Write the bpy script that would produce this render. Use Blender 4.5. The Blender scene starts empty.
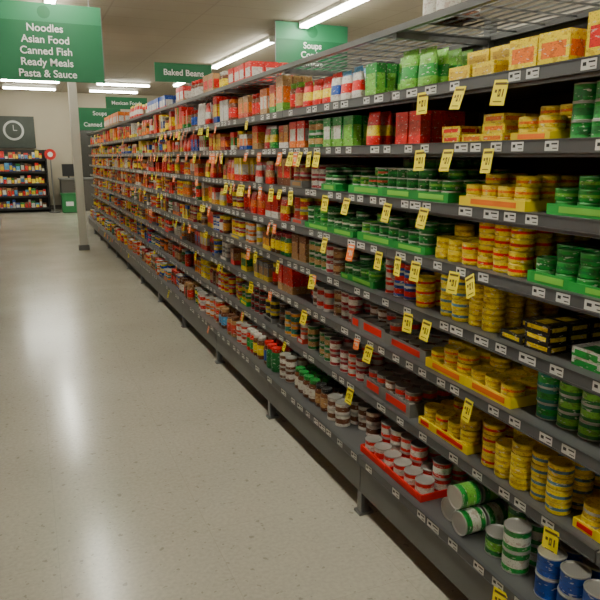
import bpy, math, random
import numpy as np
from mathutils import Euler
random.seed(11)
R=random
scene=bpy.context.scene
COL=scene.collection

# ------------------------------------------------------------------ materials
def mat(name,color,rough=.5,metal=0.0,emit=None,es=0,noise=0,nscale=8,bump=0):
    m=bpy.data.materials.new(name); m.use_nodes=True
    nt=m.node_tree; b=nt.nodes['Principled BSDF']
    b.inputs['Base Color'].default_value=(*color,1)
    b.inputs['Roughness'].default_value=rough
    b.inputs['Metallic'].default_value=metal
    if emit:
        b.inputs['Emission Color'].default_value=(*emit,1)
        b.inputs['Emission Strength'].default_value=es
    if noise:
        tc=nt.nodes.new('ShaderNodeTexCoord'); n=nt.nodes.new('ShaderNodeTexNoise')
        n.inputs['Scale'].default_value=nscale; n.inputs['Detail'].default_value=5
        nt.links.new(tc.outputs['Object'],n.inputs['Vector'])
        r=nt.nodes.new('ShaderNodeMapRange')
        r.inputs['To Min'].default_value=1-noise; r.inputs['To Max'].default_value=1+noise
        nt.links.new(n.outputs['Fac'],r.inputs['Value'])
        mx=nt.nodes.new('ShaderNodeVectorMath'); mx.operation='SCALE'
        mx.inputs[0].default_value=color
        nt.links.new(r.outputs['Result'],mx.inputs['Scale'])
        nt.links.new(mx.outputs[0],b.inputs['Base Color'])
    return m

def label_mat(name,rough,metal,pattern=True):
    m=bpy.data.materials.new(name); m.use_nodes=True
    nt=m.node_tree; b=nt.nodes['Principled BSDF']
    b.inputs['Roughness'].default_value=rough; b.inputs['Metallic'].default_value=metal
    a=nt.nodes.new('ShaderNodeAttribute'); a.attribute_name='Col'
    out=a.outputs['Color']
    if pattern:
        uv=nt.nodes.new('ShaderNodeUVMap'); uv.uv_map='UVMap'
        def layer(prev,sc,thr,col,fac,d=2,mul=False,off=0):
            mp=nt.nodes.new('ShaderNodeMapping'); mp.inputs['Scale'].default_value=(*sc,1); mp.inputs['Location'].default_value=(off,off,0)
            nt.links.new(uv.outputs[0],mp.inputs['Vector'])
            n=nt.nodes.new('ShaderNodeTexNoise'); n.inputs['Scale'].default_value=1; n.inputs['Detail'].default_value=d
            nt.links.new(mp.outputs[0],n.inputs['Vector'])
            mr=nt.nodes.new('ShaderNodeMapRange'); mr.inputs['From Min'].default_value=thr; mr.inputs['From Max'].default_value=thr+.025
            mr.inputs['To Max'].default_value=fac
            nt.links.new(n.outputs['Fac'],mr.inputs['Value'])
            mx=nt.nodes.new('ShaderNodeMix'); mx.data_type='RGBA'
            if mul: mx.blend_type='MULTIPLY'
            nt.links.new(mr.outputs[0],mx.inputs['Factor']); nt.links.new(prev,mx.inputs['A'])
            mx.inputs['B'].default_value=(*col,1)
            return mx.outputs['Result']
        out=layer(out,(38,60),.57,(.65,.48,.48),.7,2,True,3.3)
        out=layer(out,(40,105),.63,(.75,.73,.66),.65)
        out=layer(out,(150,300),.62,(.04,.025,.02),.45,1,False,7.7)
    nt.links.new(out,b.inputs['Base Color'])
    return m

M_LABEL=label_mat('printed_label',.35,0)
M_TIN=label_mat('tin_metal',.38,.6,False)
M_PLAIN=label_mat('printed_card',.6,0,False)
M_STEEL=mat('shelf_grey_steel',(.12,.122,.125),.42,.15,noise=.15,nscale=3)
M_STRIP=mat('price_rail_plastic',(.085,.088,.092),.38)
M_BACK=mat('back_panel_dark',(.04,.039,.037),.6,noise=.2,nscale=5)
M_BASE=mat('base_panel_grey',(.13,.132,.13),.45,.1,noise=.2,nscale=6)
M_LEG=mat('leg_steel',(.2,.2,.2),.4,.6,noise=.1)
M_WIRE=mat('rack_wire',(.13,.13,.13),.4,.5,noise=.1)
M_GREEN=mat('sign_green',(.004,.125,.045),.5,noise=.06,nscale=2)
M_GREEN2=mat('sign_light_green',(.02,.20,.085),.5,noise=.06,nscale=2)
M_WHITE=mat('sign_white',(.8,.8,.78),.5,noise=.03)
M_PILLAR=mat('pillar_paint',(.66,.64,.57),.5,noise=.06,nscale=3)
M_TUBE=mat('tube_light',(1,1,1),.4,emit=(1,.99,.84),es=51)
M_HOUS=mat('lamp_housing',(.7,.7,.66),.5,noise=.03)
M_WALL=mat('wall_paint',(.42,.37,.28),.75,noise=.08,nscale=1.2)
M_TRIM=mat('trim_dark',(.08,.07,.06),.6,noise=.1)
M_RED=mat('red_plastic',(.6,.02,.015),.4,noise=.05)
M_BLACK=mat('black_plastic',(.015,.015,.016),.4,noise=.1)
M_GBIN=mat('green_bin_plastic',(.015,.17,.045),.5,noise=.1)
M_PGREY=mat('poster_grey',(.50,.51,.48),.5,noise=.1)
M_PDARK=mat('poster_dark',(.035,.045,.035),.5,noise=.5,nscale=5)

def ceiling_mat():
    m=mat('ceiling_tiles',(.44,.40,.32),.8); nt=m.node_tree; b=nt.nodes['Principled BSDF']
    tc=nt.nodes.new('ShaderNodeTexCoord')
    br=nt.nodes.new('ShaderNodeTexBrick'); br.offset=0
    br.inputs['Color1'].default_value=(.37,.325,.25,1); br.inputs['Color2'].default_value=(.355,.31,.24,1)
    br.inputs['Mortar'].default_value=(.30,.265,.205,1)
    br.inputs['Scale'].default_value=1; br.inputs['Brick Width'].default_value=1.2; br.inputs['Row Height'].default_value=.6
    br.inputs['Mortar Size'].default_value=.012
    nt.links.new(tc.outputs['Object'],br.inputs['Vector']); nt.links.new(br.outputs['Color'],b.inputs['Base Color'])
    return m
def floor_mat():
    m=mat('vinyl_floor',(.5,.46,.38),.22); nt=m.node_tree; b=nt.nodes['Principled BSDF']
    N=nt.nodes.new; L=nt.links.new
    tc=N('ShaderNodeTexCoord')
    n1=N('ShaderNodeTexNoise'); n1.inputs['Scale'].default_value=1.3; n1.inputs['Detail'].default_value=4
    n2=N('ShaderNodeTexNoise'); n2.inputs['Scale'].default_value=60; n2.inputs['Detail'].default_value=3
    n3=N('ShaderNodeTexNoise'); n3.inputs['Scale'].default_value=30; n3.inputs['Detail'].default_value=2
    br=N('ShaderNodeTexBrick'); br.offset=0; br.inputs['Scale'].default_value=1
    br.inputs['Brick Width'].default_value=.6; br.inputs['Row Height'].default_value=.6; br.inputs['Mortar Size'].default_value=.0015
    br.inputs['Color1'].default_value=(.55,.515,.43,1); br.inputs['Color2'].default_value=(.54,.505,.42,1); br.inputs['Mortar'].default_value=(.48,.45,.37,1)
    for n in (n1,n2,n3,br): L(tc.outputs['Object'],n.inputs['Vector'])
    def mul(prev,n,a,c,lo,hi):
        r=N('ShaderNodeMapRange'); r.inputs['From Min'].default_value=a; r.inputs['From Max'].default_value=c
        r.inputs['To Min'].default_value=lo; r.inputs['To Max'].default_value=hi
        L(n.outputs['Fac'],r.inputs['Value'])
        v=N('ShaderNodeVectorMath'); v.operation='SCALE'; L(prev,v.inputs[0]); L(r.outputs[0],v.inputs['Scale']); return v.outputs[0]
    o=mul(br.outputs['Color'],n1,.3,.7,.93,1.05)
    o=mul(o,n2,.3,.7,.90,1.07)
    o=mul(o,n3,.65,.70,1.0,.66)
    L(o,b.inputs['Base Color'])
    r=N('ShaderNodeMapRange'); r.inputs['To Min'].default_value=.15; r.inputs['To Max'].default_value=.27
    L(n1.outputs['Fac'],r.inputs['Value']); L(r.outputs[0],b.inputs['Roughness'])
    b.inputs['Coat Weight'].default_value=.22; b.inputs['Coat Roughness'].default_value=.14
    return m

# ------------------------------------------------------------------ mesh helpers
def obj_from(name,verts,faces,material,parent=None,mi=None):
    me=bpy.data.meshes.new(name); me.from_pydata(verts,[],faces)
    mats=material if isinstance(material,list) else [material]
    for m in mats: me.materials.append(m)
    if mi: me.polygons.foreach_set('material_index',mi)
    me.update()
    o=bpy.data.objects.new(name,me); COL.objects.link(o)
    if parent: o.parent=parent
    return o
BF=[(0,3,2,1),(4,5,6,7),(0,1,5,4),(1,2,6,5),(2,3,7,6),(3,0,4,7)]
class Boxes:
    def __init__(s): s.v=[];s.f=[];s.m=[]
    def box(s,x0,x1,y0,y1,z0,z1,mi=0):
        n=len(s.v)
        s.v+=[(x0,y0,z0),(x1,y0,z0),(x1,y1,z0),(x0,y1,z0),(x0,y0,z1),(x1,y0,z1),(x1,y1,z1),(x0,y1,z1)]
        s.f+=[tuple(i+n for i in f) for f in BF]; s.m+=[mi]*6; return s
    def cyl(s,c,r,h,axis='z',seg=16,mi=0,r2=None):
        n=len(s.v); r2=r if r2 is None else r2
        for k,(rr,t) in enumerate(((r,0),(r2,h))):
            for i in range(seg):
                a=2*math.pi*i/seg; p=(rr*math.cos(a),rr*math.sin(a),t)
                if axis=='x': p=(p[2],p[0],p[1])
                if axis=='y': p=(p[0],p[2],p[1])
                s.v.append((c[0]+p[0],c[1]+p[1],c[2]+p[2]))
        for i in range(seg):
            j=(i+1)%seg; s.f.append((n+i,n+j,n+seg+j,n+seg+i)); s.m.append(mi)
        s.f.append(tuple(n+i for i in range(seg))[::-1]); s.f.append(tuple(n+seg+i for i in range(seg))); s.m+=[mi,mi]
        return s
    def make(s,name,mats,parent=None,bevel=0):
        o=obj_from(name,s.v,s.f,mats,parent,s.m)
        if bevel:
            b=o.modifiers.new('bevel','BEVEL'); b.width=bevel; b.segments=2; b.limit_method='ANGLE'
        return o
def empty(name):
    e=bpy.data.objects.new(name,None); COL.objects.link(e); return e

# ---- product templates -------------------------------------------------
class T:
    def __init__(s,verts,faces,cls,uv,smooth):
        s.v=np.array(verts,float); s.l=np.array([i for f in faces for i in f],np.int32)
        s.t=np.array([len(f) for f in faces],np.int32); s.c=np.array(cls,np.int32)
        s.uv=np.array(uv,float); s.s=np.array(smooth,bool); s.cl=np.repeat(s.c,s.t)
def lathe(prof,cls,cap,seg,power=1,flat=False):
    V=[];F=[];C=[];U=[];S=[]
    for k,p in enumerate(prof):
        rx,z=p[0],p[1]; r2=p[2] if len(p)>2 else rx
        for i in range(seg):
            a=2*math.pi*i/seg
            ca,sa=math.cos(a),math.sin(a)
            if power!=1:
                ca=math.copysign(abs(ca)**power,ca); sa=math.copysign(abs(sa)**power,sa)
            V.append((rx*ca,r2*sa,z))
    for k in range(len(prof)-1):
        for i in range(seg):
            j=(i+1)%seg
            F.append((k*seg+i,k*seg+j,(k+1)*seg+j,(k+1)*seg+i)); C.append(cls[k]); S.append(not flat)
            u0=i/seg*3.14;u1=(i+1)/seg*3.14; z0=prof[k][1];z1=prof[k+1][1]
            U+=[(u0,z0),(u1,z0),(u1,z1),(u0,z1)]
    n=(len(prof)-1)*seg
    F.append(tuple(n+i for i in range(seg))); C.append(cap); S.append(False)
    U+=[(V[n+i][0],V[n+i][1]) for i in range(seg)]
    return T(V,F,C,U,S)
def can_t(seg,cap=3,rim=3):
    pr=[(.475,0),(.5,.02),(.5,.05),(.485,.075),(.485,.28),(.485,.68),(.485,.915),(.5,.94),(.5,.985),(.485,1.0),(.455,.985),(.45,.94)]
    return lathe(pr,[3,3,3,0,1,0,3,rim,rim,rim,3],cap,seg)
def tuna_t(seg):
    pr=[(.46,0),(.49,.06),(.5,.10),(.5,.36),(.5,.60),(.5,.86),(.5,.95),(.485,1.0),(.46,.97),(.45,.90)]
    return lathe(pr,[0,0,0,1,0,3,3,2,2],2,seg)
def jar_t(seg):
    pr=[(.42,0),(.48,.03),(.5,.08),(.5,.18),(.5,.62),(.5,.70),(.42,.79),(.39,.82),(.42,.825),(.42,.97),(.40,1.0)]
    return lathe(pr,[2,2,2,0,2,2,2,1,1,1],1,seg)
def pouch_t():
    pr=[(.46,0,.44),(.5,.06,.48),(.47,.3,.5),(.36,.6,.5),(.18,.84,.5),(.05,.92,.5),(.04,1,.5)]
    return lathe(pr,[0,0,1,0,2,2],2,12,power=.7)
def box_t():
    V=[];F=[];C=[];U=[];S=[]
    cu=[0,.10,.90,1]; cv=[0,.28,.72,1]
    faces=[((-.5,.5,0),(0,-1,0),(0,0,1)),((.5,-.5,0),(0,1,0),(0,0,1)),((-.5,-.5,0),(1,0,0),(0,0,1)),((.5,.5,0),(-1,0,0),(0,0,1)),
           ((-.5,-.5,1),(1,0,0),(0,1,0)),((-.5,.5,0),(1,0,0),(0,-1,0))]
    for o,u,v in faces:
        n=len(V)
        for b in cv:
            for a in cu: V.append(tuple(o[k]+u[k]*a+v[k]*b for k in range(3)))
        for j in range(3):
            for i in range(3):
                F.append((n+j*4+i,n+j*4+i+1,n+(j+1)*4+i+1,n+(j+1)*4+i))
                C.append(1 if (i==1 and j==1) else (2 if j==0 else 0)); S.append(False)
                U+=[(cu[i],cv[j]),(cu[i+1],cv[j]),(cu[i+1],cv[j+1]),(cu[i],cv[j+1])]
    return T(V,F,C,U,S)
def boxes_t(bl):
    B=Boxes(); C=[]
    for b in bl: B.box(*b[:6]); C+=[b[6]]*6
    U=[(B.v[i][1],B.v[i][2]) for f in B.f for i in f]
    return T(B.v,B.f,C,U,[False]*len(B.f))
def tray_t():
    t=.02
    return boxes_t([(-.5,.5,-.5,.5,0,.06,0),(-.5,-.5+t,-.5,.5,.06,1,0),(.5-t,.5,-.5,.5,.06,1,0),(-.5+t,.5-t,-.5,-.5+t,.06,1,0),(-.5+t,.5-t,.5-t,.5,.06,1,0),
                    (-.505,-.5,-.38,.3,.25,.8,1)])
TM={'can':can_t(18),'can_lo':can_t(10),'tuna':tuna_t(18),'tuna_lo':tuna_t(10),'jar':jar_t(16),'jar_lo':jar_t(9),'pouch':pouch_t(),'pouch_lo':pouch_t(),
    'box':box_t(),'box_lo':box_t(),'tray':tray_t(),
    'label':boxes_t([(0,.02,-.5,.5,-.5,.5,0),(-.01,0,-.42,.0,.12,.28,1),(-.01,0,-.42,-.1,-.3,-.2,1),(-.01,0,.15,.38,-.12,.22,1)]),
    'tag':boxes_t([(0,.02,-.5,.5,-1,0,0),(-.01,0,-.4,.4,-.2,-.1,1),(-.01,0,-.3,-.22,-.66,-.36,1),(-.01,0,-.10,.08,-.66,-.36,1),(-.011,-.01,-.03,.02,-.58,-.46,0),(-.01,0,.17,.32,-.5,-.38,1),(-.01,0,-.3,.3,-.87,-.83,1)])}
class Stock:
    def __init__(s): s.V=[];s.L=[];s.TT=[];s.MI=[];s.CO=[];s.UV=[];s.S=[];s.n=0
    def add(s,key,pos,sc,rz=0,cols=((1,1,1),)*3,metal=(.5,.49,.46),eul=None):
        t=TM[key]; v=t.v*np.array(sc)
        if eul is not None or rz:
            m=np.array(Euler(eul if eul is not None else (0,0,rz)).to_matrix()); v=v@m.T
        s.V.append(v+np.array(pos)); s.L.append(t.l+s.n); s.n+=len(v); s.TT.append(t.t)
        s.MI.append((t.c==3).astype(np.int32)); s.S.append(t.s)
        pal=np.array([*cols,metal]); pal=np.hstack([pal,np.ones((4,1))]); s.CO.append(pal[t.cl])
        s.UV.append(t.uv*np.array([max(sc[0],sc[1]),sc[2]])+np.array([R.random()*9,R.random()*9]))
    def make(s,name,mats):
        if not s.V: return
        me=bpy.data.meshes.new(name); V=np.concatenate(s.V); L=np.concatenate(s.L).astype(np.int32); TT=np.concatenate(s.TT)
        me.vertices.add(len(V)); me.vertices.foreach_set('co',V.ravel())
        me.loops.add(len(L)); me.loops.foreach_set('vertex_index',L)
        me.polygons.add(len(TT)); st=np.concatenate([[0],np.cumsum(TT)[:-1]]).astype(np.int32)
        me.polygons.foreach_set('loop_start',st); me.polygons.foreach_set('loop_total',TT)
        me.polygons.foreach_set('material_index',np.concatenate(s.MI)); me.polygons.foreach_set('use_smooth',np.concatenate(s.S))
        for m in mats: me.materials.append(m)
        me.update(calc_edges=True)
        uv=me.uv_layers.new(name='UVMap'); uv.data.foreach_set('uv',np.concatenate(s.UV).ravel())
        ca=me.color_attributes.new('Col','FLOAT_COLOR','CORNER'); ca.data.foreach_set('color',np.concatenate(s.CO).ravel())
        me.validate()
        o=bpy.data.objects.new(name,me); COL.objects.link(o); return o
ST={k:Stock() for k in ('tuna','can','jar','box','pouch','tray','label','tag')}

# ------------------------------------------------------------------ palette (linear)
YE=(.93,.72,.006); YE2=(.86,.64,.008); YD=(.70,.46,.01); GR=(.012,.31,.04); GR2=(.006,.18,.035); LG=(.20,.55,.06); RD=(.78,.012,.008); OR=(.90,.20,.01)
WH=(.72,.70,.64); BL=(.008,.07,.42); LB=(.08,.34,.65); BR=(.18,.06,.022); TN=(.48,.27,.10); BK=(.02,.02,.02); MA=(.40,.015,.03); TE=(.008,.22,.17)
GY=(.24,.24,.23); SI=(.5,.5,.48)
def S(k,w,h,cols,stack=(1,2),tray=None,d=None,nd=None,recess=.03,metal=(.5,.49,.46),th=.03,alt=None):
    return dict(k=k,w=w,h=h,cols=cols,stack=stack,tray=tray,d=d or w,nd=nd,recess=recess,metal=metal,th=th,alt=alt)
GOLD=(.75,.58,.09)
SK={
 'ytuna4':S('tuna',.076,.040,(YE,YD,YE2),(2,4),None,metal=GOLD,alt=[(YE,RD,YE2),(YE,(.1,.25,.4),YE2)]),
 'ytray':S('tuna',.076,.034,(YE,OR,YE2),(2,3),YE,metal=GOLD,alt=[(YE,YD,YE2)]),
 'yred':S('tuna',.074,.040,(YE,RD,YE2),(2,4),YE,metal=GOLD,alt=[(YE,YD,YE2),(YE,WH,YE2)]),
 'gtuna':S('tuna',.074,.038,(GR,LG,GR),(2,4),GR,alt=[(GR2,GR,GR),(LG,GR,LG),(GR,(.7,.1,.05),GR)]),
 'gtray':S('tuna',.076,.036,(GR,LG,GR),(2,3),GR,metal=(.1,.35,.12),alt=[(GR2,WH,GR2),(GR,GR2,GR)]),
 'gcan':S('can',.074,.05,(GR2,LG,GR),(2,3),None,alt=[(GR,GR2,GR)]),
 'tecan':S('can',.078,.052,(TE,GR,TE),(2,3),None,alt=[(GR2,LG,GR2),((.01,.12,.25),GR,TE)]),
 'flatg':S('box',.11,.028,(WH,GR,GR),(2,4),None,d=.07,nd=4,alt=[(GR,WH,WH)]),
 'flaty':S('box',.11,.03,(YE,OR,YE2),(1,3),None,d=.08,nd=3,alt=[(GR2,YE,GR2),(BK,YE,BK)]),
 'flatyl':S('box',.11,.03,(YE,OR,YE2),(1,3),None,d=.08,nd=3,alt=[(YE,RD,YE)]),
 'ybox':S('box',.105,.125,(YE,YD,YE2),(1,1),None,d=.06,nd=4,recess=.02,alt=[(YE,RD,YE)]),
 'ybox2':S('box',.12,.10,(YE,OR,YE),(1,1),None,d=.07,nd=4,recess=.03,alt=[(YE,YD,RD)]),
 'yboxl':S('box',.12,.055,(YE,YD,YE),(1,2),None,d=.07,nd=4,recess=.02),
 'gbox':S('box',.10,.14,(GR,LG,LG),(1,1),None,d=.05,nd=4,recess=.02,alt=[(GR,WH,LG)]),
 'gpouch':S('pouch',.11,.155,(LG,GR,LG),(1,1),None,d=.05,nd=4,recess=.02),
 'wpouch':S('pouch',.10,.15,(WH,BL,RD),(1,1),None,d=.05,nd=4,alt=[(WH,RD,LB)]),
 'rpouch':S('pouch',.11,.15,(RD,YE,RD),(1,1),None,d=.05,nd=4),
 'rbox':S('box',.09,.13,(RD,(.6,.05,.03),RD),(1,1),None,d=.05,nd=4),
 'redtray':S('can',.075,.065,(WH,RD,SI),(1,2),RD,alt=[(RD,WH,SI)]),
 'greytray':S('can',.074,.05,(GY,RD,SI),(1,2),(.2,.2,.19),th=.055,alt=[(BR,WH,SI)]),
 'silver':S('can',.076,.06,(SI,RD,SI),(2,2),None,alt=[(WH,BR,SI)]),
 'blue':S('can',.084,.07,(BL,LB,SI),(1,2),None,alt=[(LB,BL,SI),(BL,BL,SI)]),
 'gsilver':S('can',.086,.075,(GR2,LG,SI),(1,2),None,alt=[(GR,WH,SI)]),
 'darkjar':S('jar',.068,.12,(BR,MA,BR),(1,1),None,alt=[(WH,GR,BR),(TN,BK,BR)]),
 'brcan':S('can',.072,.07,(BR,TN,SI),(2,2),None,alt=[(MA,WH,SI),(GR2,TN,SI)]),
 'brred':S('can',.072,.06,(MA,WH,SI),(2,3),None,alt=[(RD,WH,SI)]),
 'bluered':S('can',.070,.055,(BL,RD,SI),(2,3),None,alt=[(RD,WH,SI)]),
}
CLR={'A':.22,'B':.16,'C':.165,'D':.165,'E':.17,'F':.175,'G':.19,'H':.185}
ZS=dict(A=1.781,B=1.58,C=1.372,D=1.167,E=.956,F=.74,G=.483,H=.262)
def jit(c,a=.15):
    f=1+R.uniform(-a,a*.6); return tuple(max(0,min(1,x*f)) for x in c)
def fill(z,xf,sgn,y0,y1,s,clear,lo=False,maxdepth=.42):
    k=s['k']; w=s['w']; d=s['d']; h=s['h']; pitch=w+.004
    n=max(1,int((y1-y0)/pitch)); cols=s['cols']
    rec=R.uniform(0,s['recess']); nd=s['nd'] or (2 if lo else 4)
    if lo: nd=min(nd,2)
    nd=min(nd,int((maxdepth-rec-.01)/(d+.003)))
    smax=max(1,int((clear-(.006 if s['tray'] else 0))/h))
    key=k+('_lo' if lo else '')
    yoff=y0+((y1-y0)-n*pitch)/2
    zb=z
    if s['tray']:
        g=0
        while g<n:
            m=min(R.choice((3,4)),n-g); L=m*pitch+.004; D=nd*(d+.003)+.008
            yc=yoff+g*pitch+m*pitch/2
            ST['tray'].add('tray',(xf+sgn*(.006+rec+D/2),yc,z),(D,L-.001,s['th']*R.uniform(.85,1.2)),0,(jit(s['tray']),jit(cols[1]),s['tray']))
            g+=m
        zb=z+.004
    st0=R.randint(*s['stack']); cc=cols; alts=[cols]+(s['alt'] or [])
    for i in range(n):
        if R.random()<.4: st0=R.randint(*s['stack'])
        if i%2==0 or R.random()<.3: cc=R.choice(alts)
        skip=(not s['tray']) and R.random()<.05
        cj=0 if s['tray'] else R.uniform(0,.015)
        for j in range(nd):
            if skip and j==0: continue
            st=st0 if j==0 else max(st0,min(s['stack'][1],st0+R.randint(0,1)))
            st=min(st,smax); ox=0;oy=0
            for q in range(st):
                c=[jit(x,.1) for x in cc]
                if q: ox+=R.uniform(-.003,.003); oy+=R.uniform(-.001,.001)
                y=yoff+(i+.5)*pitch+R.uniform(-.001,.001)+oy
                x=xf+sgn*(.012+rec+cj+d/2+j*(d+.003))+ox
                if k in('box','pouch'):
                    rz=R.uniform(-.06,.06)
                    ST[k].add(key,(x,y,zb+q*h),(d*.93,w*.93,h*.99*(1 if k=='box' else R.uniform(.93,1))),rz+(0 if sgn>0 else math.pi),c,s['metal'])
                else:
                    ST[k].add(key,(x,y,zb+q*h),(w,w,h*.995),R.uniform(0,6.28),c,s['metal'])

near={
'A':[(1.0,1.42,'ybox'),(1.42,1.68,'ybox2'),(1.68,2.02,'yboxl'),(2.04,2.42,'gpouch'),(2.42,2.62,'gbox'),(2.62,2.95,'wpouch'),(2.95,3.3,'rpouch')],
'B':[(.7,1.42,'gcan'),(1.45,1.62,'ytray'),(1.62,2.05,'flatyl'),(2.12,2.36,'rbox'),(2.4,2.62,'rpouch'),(2.65,3.0,'gbox'),(3.0,3.2,'brcan')],
'C':[(.7,1.48,'gtray'),(1.5,1.88,'ytray'),(1.9,2.75,'gtuna'),(2.8,3.0,'gtray'),(3.0,3.2,'brred')],
'D':[(.7,1.0,'gtray'),(1.0,1.5,'gtray'),(1.52,2.02,'ytuna4'),(2.04,2.6,'gtuna'),(2.62,3.2,'gtray')],
'E':[(.7,1.36,'flatg'),(1.38,1.62,'flaty'),(1.64,2.14,'ytuna4'),(2.16,2.42,'bluered'),(2.44,2.8,'gtray'),(2.8,3.2,'brcan')],
'F':[(.7,1.5,'tecan'),(1.52,2.0,'ytray'),(2.02,2.65,'greytray'),(2.67,2.9,'brcan'),(2.9,3.2,'silver')],
'G':[(.6,1.25,'yred'),(1.26,1.7,'ytuna4'),(1.72,2.05,'yred'),(2.08,2.5,'greytray'),(2.52,2.8,'brred'),(2.8,3.2,'brcan')],
'H':[(.5,1.30,'blue'),(1.32,1.55,'gsilver'),(1.8,2.35,'redtray'),(2.37,2.75,'silver'),(2.75,3.2,'darkjar')]}
def rnd_sku(row,y):
    warm=[RD,RD,RD,OR,OR,YE,YE,TN,WH,MA,(.8,.35,.03),(.7,.06,.03)]
    cool=[GR,BL,TE,LB,WH,BR,GR2,YE,TN,OR,RD]
    if row in 'AB': pal=warm+[RD,WH,WH,GR,LG,BL]; ks=['pouch','box','pouch','jar','box','box']
    elif row in 'CD': pal=warm+[RD,OR,BR,WH]; ks=['pouch','can','jar','box','box']
    elif row in 'EF': pal=warm+[YE,TN,GY,WH,BL,BR,GR2]; ks=['can','can','jar','can','box']
    else: pal=warm+cool; ks=['can','jar','can','jar','can']
    if y>8: pal=pal+[YE,YE,OR,TN]
    def cc(): return (R.choice(pal),R.choice(pal+[WH,YE,BK]),R.choice(pal))
    k=R.choice(ks); c=cc(); top=CLR[row]
    c2=(R.choice(pal),c[1],c[2])
    if k=='pouch': return S('pouch',R.uniform(.09,.13),top*R.uniform(.8,.97),c,(1,1),None,d=.05,nd=3,alt=[c2])
    if k=='box': return S('box',R.uniform(.06,.12),top*R.uniform(.6,.97),c,(1,1),None,d=.06,nd=3,alt=[c2])
    if k=='jar': return S('jar',R.uniform(.065,.08),min(.15,top*R.uniform(.75,.95)),(c[0],c[1],R.choice((BR,MA,RD,TN,GR2))),(1,1),None,alt=[(c2[0],c[1],BR)])
    h=R.uniform(.055,.08)
    tray=R.choice([None,None,None,c[0],GY])
    return S('can',R.uniform(.068,.082),h,(c[0],c[1],SI),(2,3),tray,alt=[(c2[0],c[1],SI)])
YS,YE_=-1.2,15.0
XF=1.35; XBASE=1.24; XB=1.83
for row,z in ZS.items():
    xf=XF+.015 if row!='H' else XBASE+.02
    zt=z+.0155; md=.42 if row!='H' else .5
    y=YS+.02
    while y<near[row][0][0]-.05:
        y1=min(y+R.uniform(.25,.5),near[row][0][0]-.01); fill(zt,xf,1,y,y1,SK[near[row][0][2]],CLR[row],True,md); y=y1+.005
    for a,b,k in near[row]: fill(zt,xf,1,a,b,SK[k],CLR[row],False,md)
    y=near[row][-1][1]+.02
    while y<YE_-.1:
        y1=min(y+R.uniform(.12,.32),YE_-.03)
        fill(zt,xf,1,y,y1,rnd_sku(row,y),CLR[row],y>5.5,md); y=y1+.006
XL=-.52
for row,z in ZS.items():
    y=YS+.02
    while y<15.4:
        y1=min(y+R.uniform(.3,.6),15.45)
        s=dict(rnd_sku(row,y)); s['nd']=2; s['tray']=None
        fill(z+.0155,(XL-.11-.015) if row!='H' else XL-.02,-1,y,y1,s,CLR[row],True); y=y1+.006
for y0,y1,s in [(4.2,4.7,S('box',.12,.13,(RD,WH,RD),(1,1),d=.1,nd=3)),(4.75,5.0,S('jar',.07,.14,(YE,WH,BR),(1,1))),(5.05,5.5,S('box',.14,.15,(TN,RD,TN),(1,1),d=.1,nd=3)),(5.55,5.9,S('jar',.09,.16,(WH,RD,BR),(1,1))),
                (6.1,6.5,S('box',.15,.16,(RD,WH,TN),(1,1),d=.1,nd=3)),(7.0,8.2,S('box',.16,.15,(BL,WH,RD),(1,1),d=.1,nd=3)),(8.6,9.6,S('pouch',.14,.2,(RD,WH,YE),(1,1),d=.07,nd=3)),
                (10.5,12.5,S('box',.2,.2,(OR,WH,TN),(1,1),d=.1,nd=3)),(2.02,2.2,S('jar',.085,.14,(WH,BL,BR),(1,1),nd=2))]:
    fill(2.037,1.39,1,y0,y1,s,.3,False)
# a few cans lying on their sides at the front of the base shelf
zl=ZS['H']+.0155+.0425
for (dx,y,zz,c) in [(0,1.61,0,(GR,WH,SI)),(.02,1.70,0,(GR2,LG,SI)),(.01,1.655,.073,(GR,LG,SI))]:
    for dep in (0,1,2):
        ST['can'].add('can',(1.365+dx+dep*.095,y,zl+zz),(.085,.085,.09),0,c,eul=(0,-math.pi/2,R.uniform(-.02,.02)))

# ------------------------------------------------------------------ labels + tags
for row,z in ZS.items():
    xr=(XF if row!='H' else XBASE)-.0012
    y=YS+.05
    while y<YE_-.1:
        y+=R.uniform(.07,.14) if R.random()<.7 else R.uniform(.15,.3)
        if y>YE_-.05: break
        ST['label'].add('label',(xr,y,z),(.05,.05 if R.random()<.75 else .07,.027),0,(jit((.66,.66,.63),.1),BK,BK))
def tag(row,y,orange=False,w=.052,h=.076,tw=0):
    z=ZS[row]; xr=(XF if row!='H' else XBASE)-.004
    c=(.95,.20,.02) if orange else (.95,.80,.012)
    ST['tag'].add('tag',(xr,y,z-.005),(.05,w,h),0,(jit(c,.06),(.14,.09,.01) if not orange else WH,BK),eul=(tw,R.uniform(.10,.28),R.uniform(-.15,.25)))
for row,ys in {'A':[1.62,1.82,2.04],'B':[1.66,1.87,2.04,2.95,3.05,3.16,3.3,3.45],'C':[2.0,2.26,2.62,2.85,3.3,3.6,4.2],
               'D':[1.80,2.04,2.17,2.32,2.85],'E':[1.95,3.0,3.5,3.9],'F':[1.68,2.38,3.1,4.0],'G':[1.27,2.55,4.2],'H':[1.34]}.items():
    for y in ys: tag(row,y,False,tw=R.uniform(-.08,.08))
tag('D',2.57,True); tag('E',2.08,False); tag('F',2.5,True,w=.04,h=.05); tag('E',2.98,True,w=.04,h=.05); tag('D',1.72,False,tw=-.5)
for row,a,b,n in [('A',3.4,7,16),('B',3.2,7,24),('C',3.3,9,16),('D',3.2,9,14),('E',3.2,9,10),('F',3.2,10,8),('G',3.2,12,7),('H',3.5,13,10),('A',7,14,10),('B',7,14,14),('C',9,14,8),('D',9,14,8)]:
    for i in range(n):
        tag(row,R.uniform(a,b),R.random()<(.55 if row in 'AB' else .35),w=.048,h=R.choice((.055,.075)))

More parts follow.
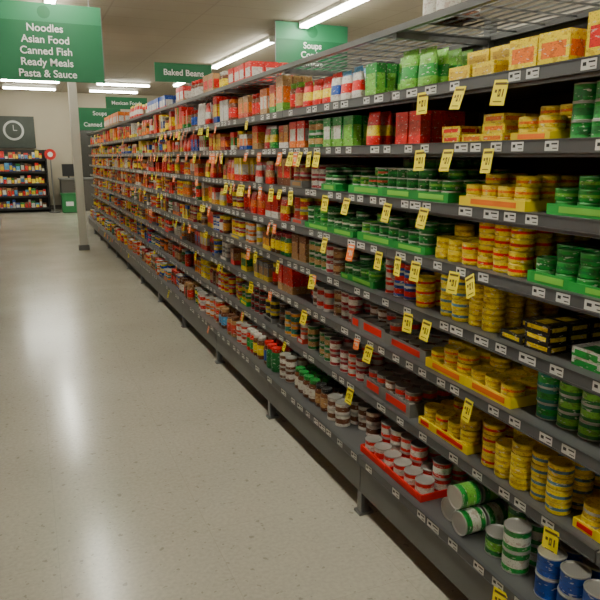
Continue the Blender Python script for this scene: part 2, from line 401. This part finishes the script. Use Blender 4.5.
ST['tuna'].make('tuna_cans',[M_LABEL,M_TIN]); ST['can'].make('food_cans',[M_LABEL,M_TIN]); ST['jar'].make('food_jars',[M_LABEL,M_TIN])
ST['box'].make('food_boxes',[M_LABEL,M_TIN]); ST['pouch'].make('food_pouches',[M_LABEL,M_TIN]); ST['tray'].make('cardboard_trays',[M_PLAIN,M_TIN])
ST['label'].make('shelf_price_labels',[M_PLAIN,M_TIN]); ST['tag'].make('hanging_price_tags',[M_PLAIN,M_TIN])

# ------------------------------------------------------------------ gondolas
def gondola(x_front,x_base,x_back,sgn,y0,y1):
    root=empty('supermarket_shelving')
    def bx(B,a,b,*r):
        B.box(min(a,b),max(a,b),*r)
    sh=Boxes(); rail=Boxes(); base=Boxes(); leg=Boxes(); up=Boxes(); rk=Boxes()
    bay=1.2; nb=int(math.ceil((y1-y0)/bay)); bay=(y1-y0)/nb
    for i in range(nb):
        a=y0+i*bay+.002; b=y0+(i+1)*bay-.002
        for row,z in ZS.items():
            xf=x_front if row!='H' else x_base
            bx(sh,xf+sgn*.014,x_back-sgn*.012,a,b,z-.008,z+.015,0)
            bx(sh,xf+sgn*.014,xf+sgn*.03,a,b,z-.03,z-.008,0)
            bx(rail,xf,xf+sgn*.0138,a,b,z-.019,z+.019,0)
            bx(rail,xf-sgn*.003,xf+sgn*.002,a,b,z+.016,z+.019,0); bx(rail,xf-sgn*.003,xf+sgn*.002,a,b,z-.019,z-.016,0)
            if row!='H':
                for yy in (a+.004,b-.008):
                    bx(sh,xf+sgn*.1,x_back-sgn*.012,yy,yy+.004,z-.05,z-.008,0)
        bx(base,x_base+sgn*.012,x_base+sgn*.03,a,b,.105,ZS['H']-.021,0)
        bx(base,x_base+sgn*.12,x_base+sgn*.14,a,b,.0,.105,0)
        bx(leg,x_base+sgn*.012,x_base+sgn*.05,a-.018,a+.018,.012,.105,0)
        bx(leg,x_base-sgn*.0,x_base+sgn*.07,a-.028,a+.028,.0,.012,0)
        bx(up,x_back-sgn*.035,x_back-sgn*.0,a-.02,a+.02,.01,2.10,0)
    bx(up,x_back-sgn*.035,x_back,y1-.04,y1,.01,2.10,0)
    bk=Boxes(); bx(bk,x_back-sgn*.011,x_back+sgn*.02,y0,y1,.0,2.04,0)
    for i in range(int(2.0/.1)):
        bx(bk,x_back-sgn*.0115,x_back-sgn*.0112,y0,y1,.1+i*.1,.104+i*.1,0)
    z=2.025
    bx(rk,x_front-.0,x_front+sgn*.022,y0,y1,z-.012,z+.012,0); bx(rk,x_back-sgn*.03,x_back-sgn*.012,y0,y1,z-.012,z+.01,0)
    for k in range(1,9):
        xx=x_front+sgn*(.022+k*.05); bx(rk,xx,xx+sgn*.006,y0,y1,z,z+.006,0)
    n=int((y1-y0)/.15)
    for k in range(n+1):
        yy=y0+k*.15; bx(rk,x_front+sgn*.01,x_back-sgn*.02,yy,yy+.005,z-.006,z,0)
    for i in range(nb+1):
        yy=y0+i*bay; bx(rk,x_front+sgn*.01,x_back-sgn*.02,yy-.012,yy+.012,z-.03,z-.004,0)
    sh.make('shelf_decks',[M_STEEL],root); rail.make('price_rails',[M_STRIP],root); base.make('base_plinth',[M_BASE],root)
    leg.make('base_feet',[M_LEG],root); up.make('uprights',[M_STEEL],root); bk.make('back_panel',[M_BACK],root); rk.make('top_wire_rack',[M_WIRE],root)
    return root
gondola(XF,XBASE,XB,1,YS,YE_)
gondola(XL-.11,XL,XL-.6,-1,YS,15.5)

# ------------------------------------------------------------------ room
FX0,FX1,FY0,FY1,CZ=-7,13,-4,21,3.42
M_CEIL=ceiling_mat(); M_FLOOR=floor_mat()
Boxes().box(FX0,FX1,FY0,FY1,-.1,0).make('floor',[M_FLOOR])
Boxes().box(FX0,FX1,FY0,FY1,CZ,CZ+.1).make('ceiling',[M_CEIL])
Boxes().box(FX0,FX1,FY1,FY1+.1,0,CZ).make('wall_back',[M_WALL])
Boxes().box(FX0,FX1,FY0-.1,FY0,0,CZ).make('wall_front',[M_WALL])
Boxes().box(FX0-.1,FX0,FY0,FY1,0,CZ).make('wall_left',[M_WALL])
Boxes().box(FX1,FX1+.1,FY0,FY1,0,CZ).make('wall_right',[M_WALL])
Boxes().box(FX0,1.5,FY1-.02,FY1,0,.12).box(4.5,FX1,FY1-.02,FY1,0,.12).make('baseboard_back',[M_TRIM])

# ------------------------------------------------------------------ lamps
def lamp(x,y,L,along='y'):
    root=empty('fluorescent_ceiling_light'); z=CZ-.07
    h=Boxes(); t=Boxes()
    if along=='y':
        h.box(x-.06,x+.06,y,y+L,z+.02,CZ); h.box(x-.07,x+.07,y-.02,y,z-.03,CZ-.001); h.box(x-.07,x+.07,y+L,y+L+.02,z-.03,CZ-.001)
        for dx in(-.035,.035): t.cyl((x+dx,y,z-.005),.02,L,'y',10)
    else:
        h.box(x,x+L,y-.06,y+.06,z+.02,CZ); h.box(x-.02,x,y-.07,y+.07,z-.03,CZ-.001); h.box(x+L,x+L+.02,y-.07,y+.07,z-.03,CZ-.001)
        for dy in(-.035,.035): t.cyl((x,y+dy,z-.005),.02,L,'x',10)
    h.make('housing',[M_HOUS],root); t.make('tubes',[M_TUBE],root)
for y,L in ((-3.3,3.4),(1.3,3.4),(5.9,3.6),(11,3.3)):
    lamp(.47,y,L)
for y,L in ((-3.0,3.4),(.8,3.4),(5.3,3.55),(10.1,3.4),(15.6,1.6)):
    lamp(3.82,y,L)
for y,L in ((0,3.4),(6,3.4),(12,3.4)): lamp(7.2,y,L); lamp(-3.2,y,L)
for x in (-2.2,-.3,1.9,4.6): 
    lamp(x,17.6,1.3,'x')
for x in (-.3,1.9): lamp(x,19.5,1.3,'x')

# ------------------------------------------------------------------ signs
def text(body,size,loc,parent,m=M_WHITE,name='lettering'):
    cu=bpy.data.curves.new(name,'FONT'); cu.body=body; cu.size=size; cu.align_x='CENTER'; cu.align_y='CENTER'; cu.extrude=.001; cu.offset=size*.014
    o=bpy.data.objects.new(name,cu); COL.objects.link(o); cu.materials.append(m)
    o.location=loc; o.rotation_euler=(math.pi/2,0,0); o.parent=parent; return o
def aisle_sign(x,y,z,w,h,lines,ts,head,pitch):
    root=empty('aisle_sign')
    Boxes().box(x-w/2,x+w/2,y,y+.02,z,z+h*(1-head)).make('board',[M_GREEN],root,.002)
    Boxes().box(x-w/2,x+w/2,y,y+.02,z+h*(1-head)+.001,z+h).make('header',[M_GREEN2],root,.002)
    B=Boxes()
    B.box(x-w/2,x+w/2,y-.002,y-.0005,z+h*(1-head)-.004,z+h*(1-head)+.004,1)
    B.cyl((x,y-.0005,z+h*(1-head/2)),h*head*.36,-.002,'y',24,2)
    B.box(x-w/2-.008,x-w/2,y-.004,y+.024,z,z+h); B.box(x+w/2,x+w/2+.008,y-.004,y+.024,z,z+h)
    for s in(-.4,.4): B.cyl((x+s*w,y+.01,z+h),.004,CZ-z-h,'z',8)
    B.make('frame_and_hangers',[M_LEG,M_GREEN2,M_GREEN],root)
    n=len(lines); band=h*(1-head)
    for i,l in enumerate(lines):
        text(l,ts,(x,y-.006,z+band-(i+.62)*pitch),root)
aisle_sign(.335,7.6,2.335,1.14,.77,['Noodles','Asian Food','Canned Fish','Ready Meals','Pasta & Sauce'],.104,.23,.113)
aisle_sign(3.97,8.9,2.74,1.12,.66,['Soups','Cordial','Drinks'],.12,.34,.125)
def blade(x,y,z,w,h,t,ts):
    root=empty('category_sign')
    Boxes().box(x-w/2,x+w/2,y,y+.015,z,z+h).make('board',[M_GREEN],root,.003)
    B=Boxes(); B.box(x+w*.1,x+w*.1+.02,y+.016,y+.03,2.045,z+h*.6).box(x+w*.1-.03,x+w*.1+.05,y+.0,y+.05,2.038,2.046); B.make('post',[M_LEG],root)
    for i,l in enumerate(t): text(l,ts,(x,y-.005,z+h-(i+.5)*h/len(t)),root)
blade(1.55,6.6,2.27,.57,.18,['Baked Beans'],.08)
blade(1.50,10.1,2.24,.6,.17,['Mexican Foods'],.072)
blade(1.60,14.6,2.10,.86,.46,['Soups','Canned Meals'],.12)

# ------------------------------------------------------------------ pillar
root=empty('support_pillar')
Boxes().box(.785,.915,11.4,11.53,0,CZ).make('column',[M_PILLAR],root,.008)
Boxes().box(.765,.935,11.38,11.55,0,.09).make('base_guard',[M_LEG],root,.006)

# ------------------------------------------------------------------ far end
root=empty('magazine_rack')
B=Boxes(); B.box(-.9,.62,20.35,20.4,0,1.75).box(-.93,-.9,19.9,20.4,0,1.75).box(.62,.65,19.9,20.4,0,1.75)
for z in(.08,.42,.76,1.1,1.44): B.box(-.9,.62,19.95,20.35,z,z+.02).box(-.9,.62,19.93,19.95,z,z+.06)
B.make('frame',[M_BLACK],root)
MG=Stock()
for z in(.10,.44,.78,1.12,1.46):
    x=-.86
    while x<.5:
        w=R.uniform(.06,.13)
        MG.add('box',(x+w/2,20.02+R.uniform(-.04,.04),z),(w*.9,.04,R.uniform(.15,.28)),0,[jit(c,.3) for c in (R.choice((RD,RD,BL,TN,BR,BK,GR2,WH,YE,LB)),R.choice((WH,RD,YE,LB)),R.choice((BL,WH,RD)))])
        x+=w
o=MG.make('magazines',[M_LABEL,M_TIN]); o.parent=root
root=empty('wall_clock')
Boxes().box(-1.2,.42,20.9,20.95,1.8,2.7).make('backing_panel',[M_PDARK],root)
B=Boxes(); B.cyl((-.15,20.895,2.3),.28,-.01,'y',32,0).cyl((-.15,20.884,2.3),.22,-.01,'y',32,1).box(-.16,-.14,20.872,20.874,2.3,2.45,0).box(-.15,-.05,20.872,20.874,2.29,2.31,0)
B.make('clock_face',[M_PGREY,M_PDARK],root)
root=empty('red_round_sign')
B=Boxes(); B.cyl((.74,19.6,1.62),.15,.03,'y',28,0).cyl((.74,19.59,1.62),.07,.01,'y',24,1).cyl((.74,19.65,0),.02,1.6,'z',12,2).cyl((.74,19.65,0),.16,.03,'z',20,2)
B.make('disc_and_stand',[M_RED,M_WHITE,M_LEG],root)
root=empty('checkout_counter')
B=Boxes(); B.box(.98,2.6,20.0,20.7,0,.9,0).box(.94,2.64,19.95,20.75,.9,.95,1).box(1.05,1.4,20.2,20.25,1.0,1.35,2).box(1.2,1.25,20.25,20.3,.95,1.2,2)
B.make('counter_body_and_screen',[M_TRIM,M_LEG,M_BLACK],root,.01)
root=empty('green_bin')
B=Boxes(); B.box(.94,1.34,19.3,19.65,.02,.5,0).box(.92,1.36,19.28,19.67,.5,.55,0).box(1.04,1.24,19.29,19.3,.2,.32,1).box(.96,1.32,19.32,19.63,0,.02,2)
B.make('bin_body',[M_GBIN,M_WHITE,M_BLACK],root,.008)
Boxes().box(1.5,1.6,20.85,20.98,0,2.6).box(4.4,4.5,20.85,20.98,0,2.6).box(1.5,4.5,20.85,20.98,2.601,2.72).make('trim_1',[M_LEG])
Boxes().box(1.605,4.395,20.93,20.97,0,2.595).make('door_1',[mat('dark_glass',(.05,.05,.045),.1)])

# ------------------------------------------------------------------ world + camera
w=bpy.data.worlds.new('World'); scene.world=w; w.use_nodes=True
w.node_tree.nodes['Background'].inputs[0].default_value=(.5,.48,.42,1); w.node_tree.nodes['Background'].inputs[1].default_value=.3
cam=bpy.data.cameras.new('Camera'); co=bpy.data.objects.new('Camera',cam); COL.objects.link(co)
cam.sensor_width=36; cam.lens=38.4; co.location=(0,0,1.55)
co.rotation_euler=(math.radians(90-12.6),0,math.radians(-23.0)); cam.clip_start=.05
scene.camera=co
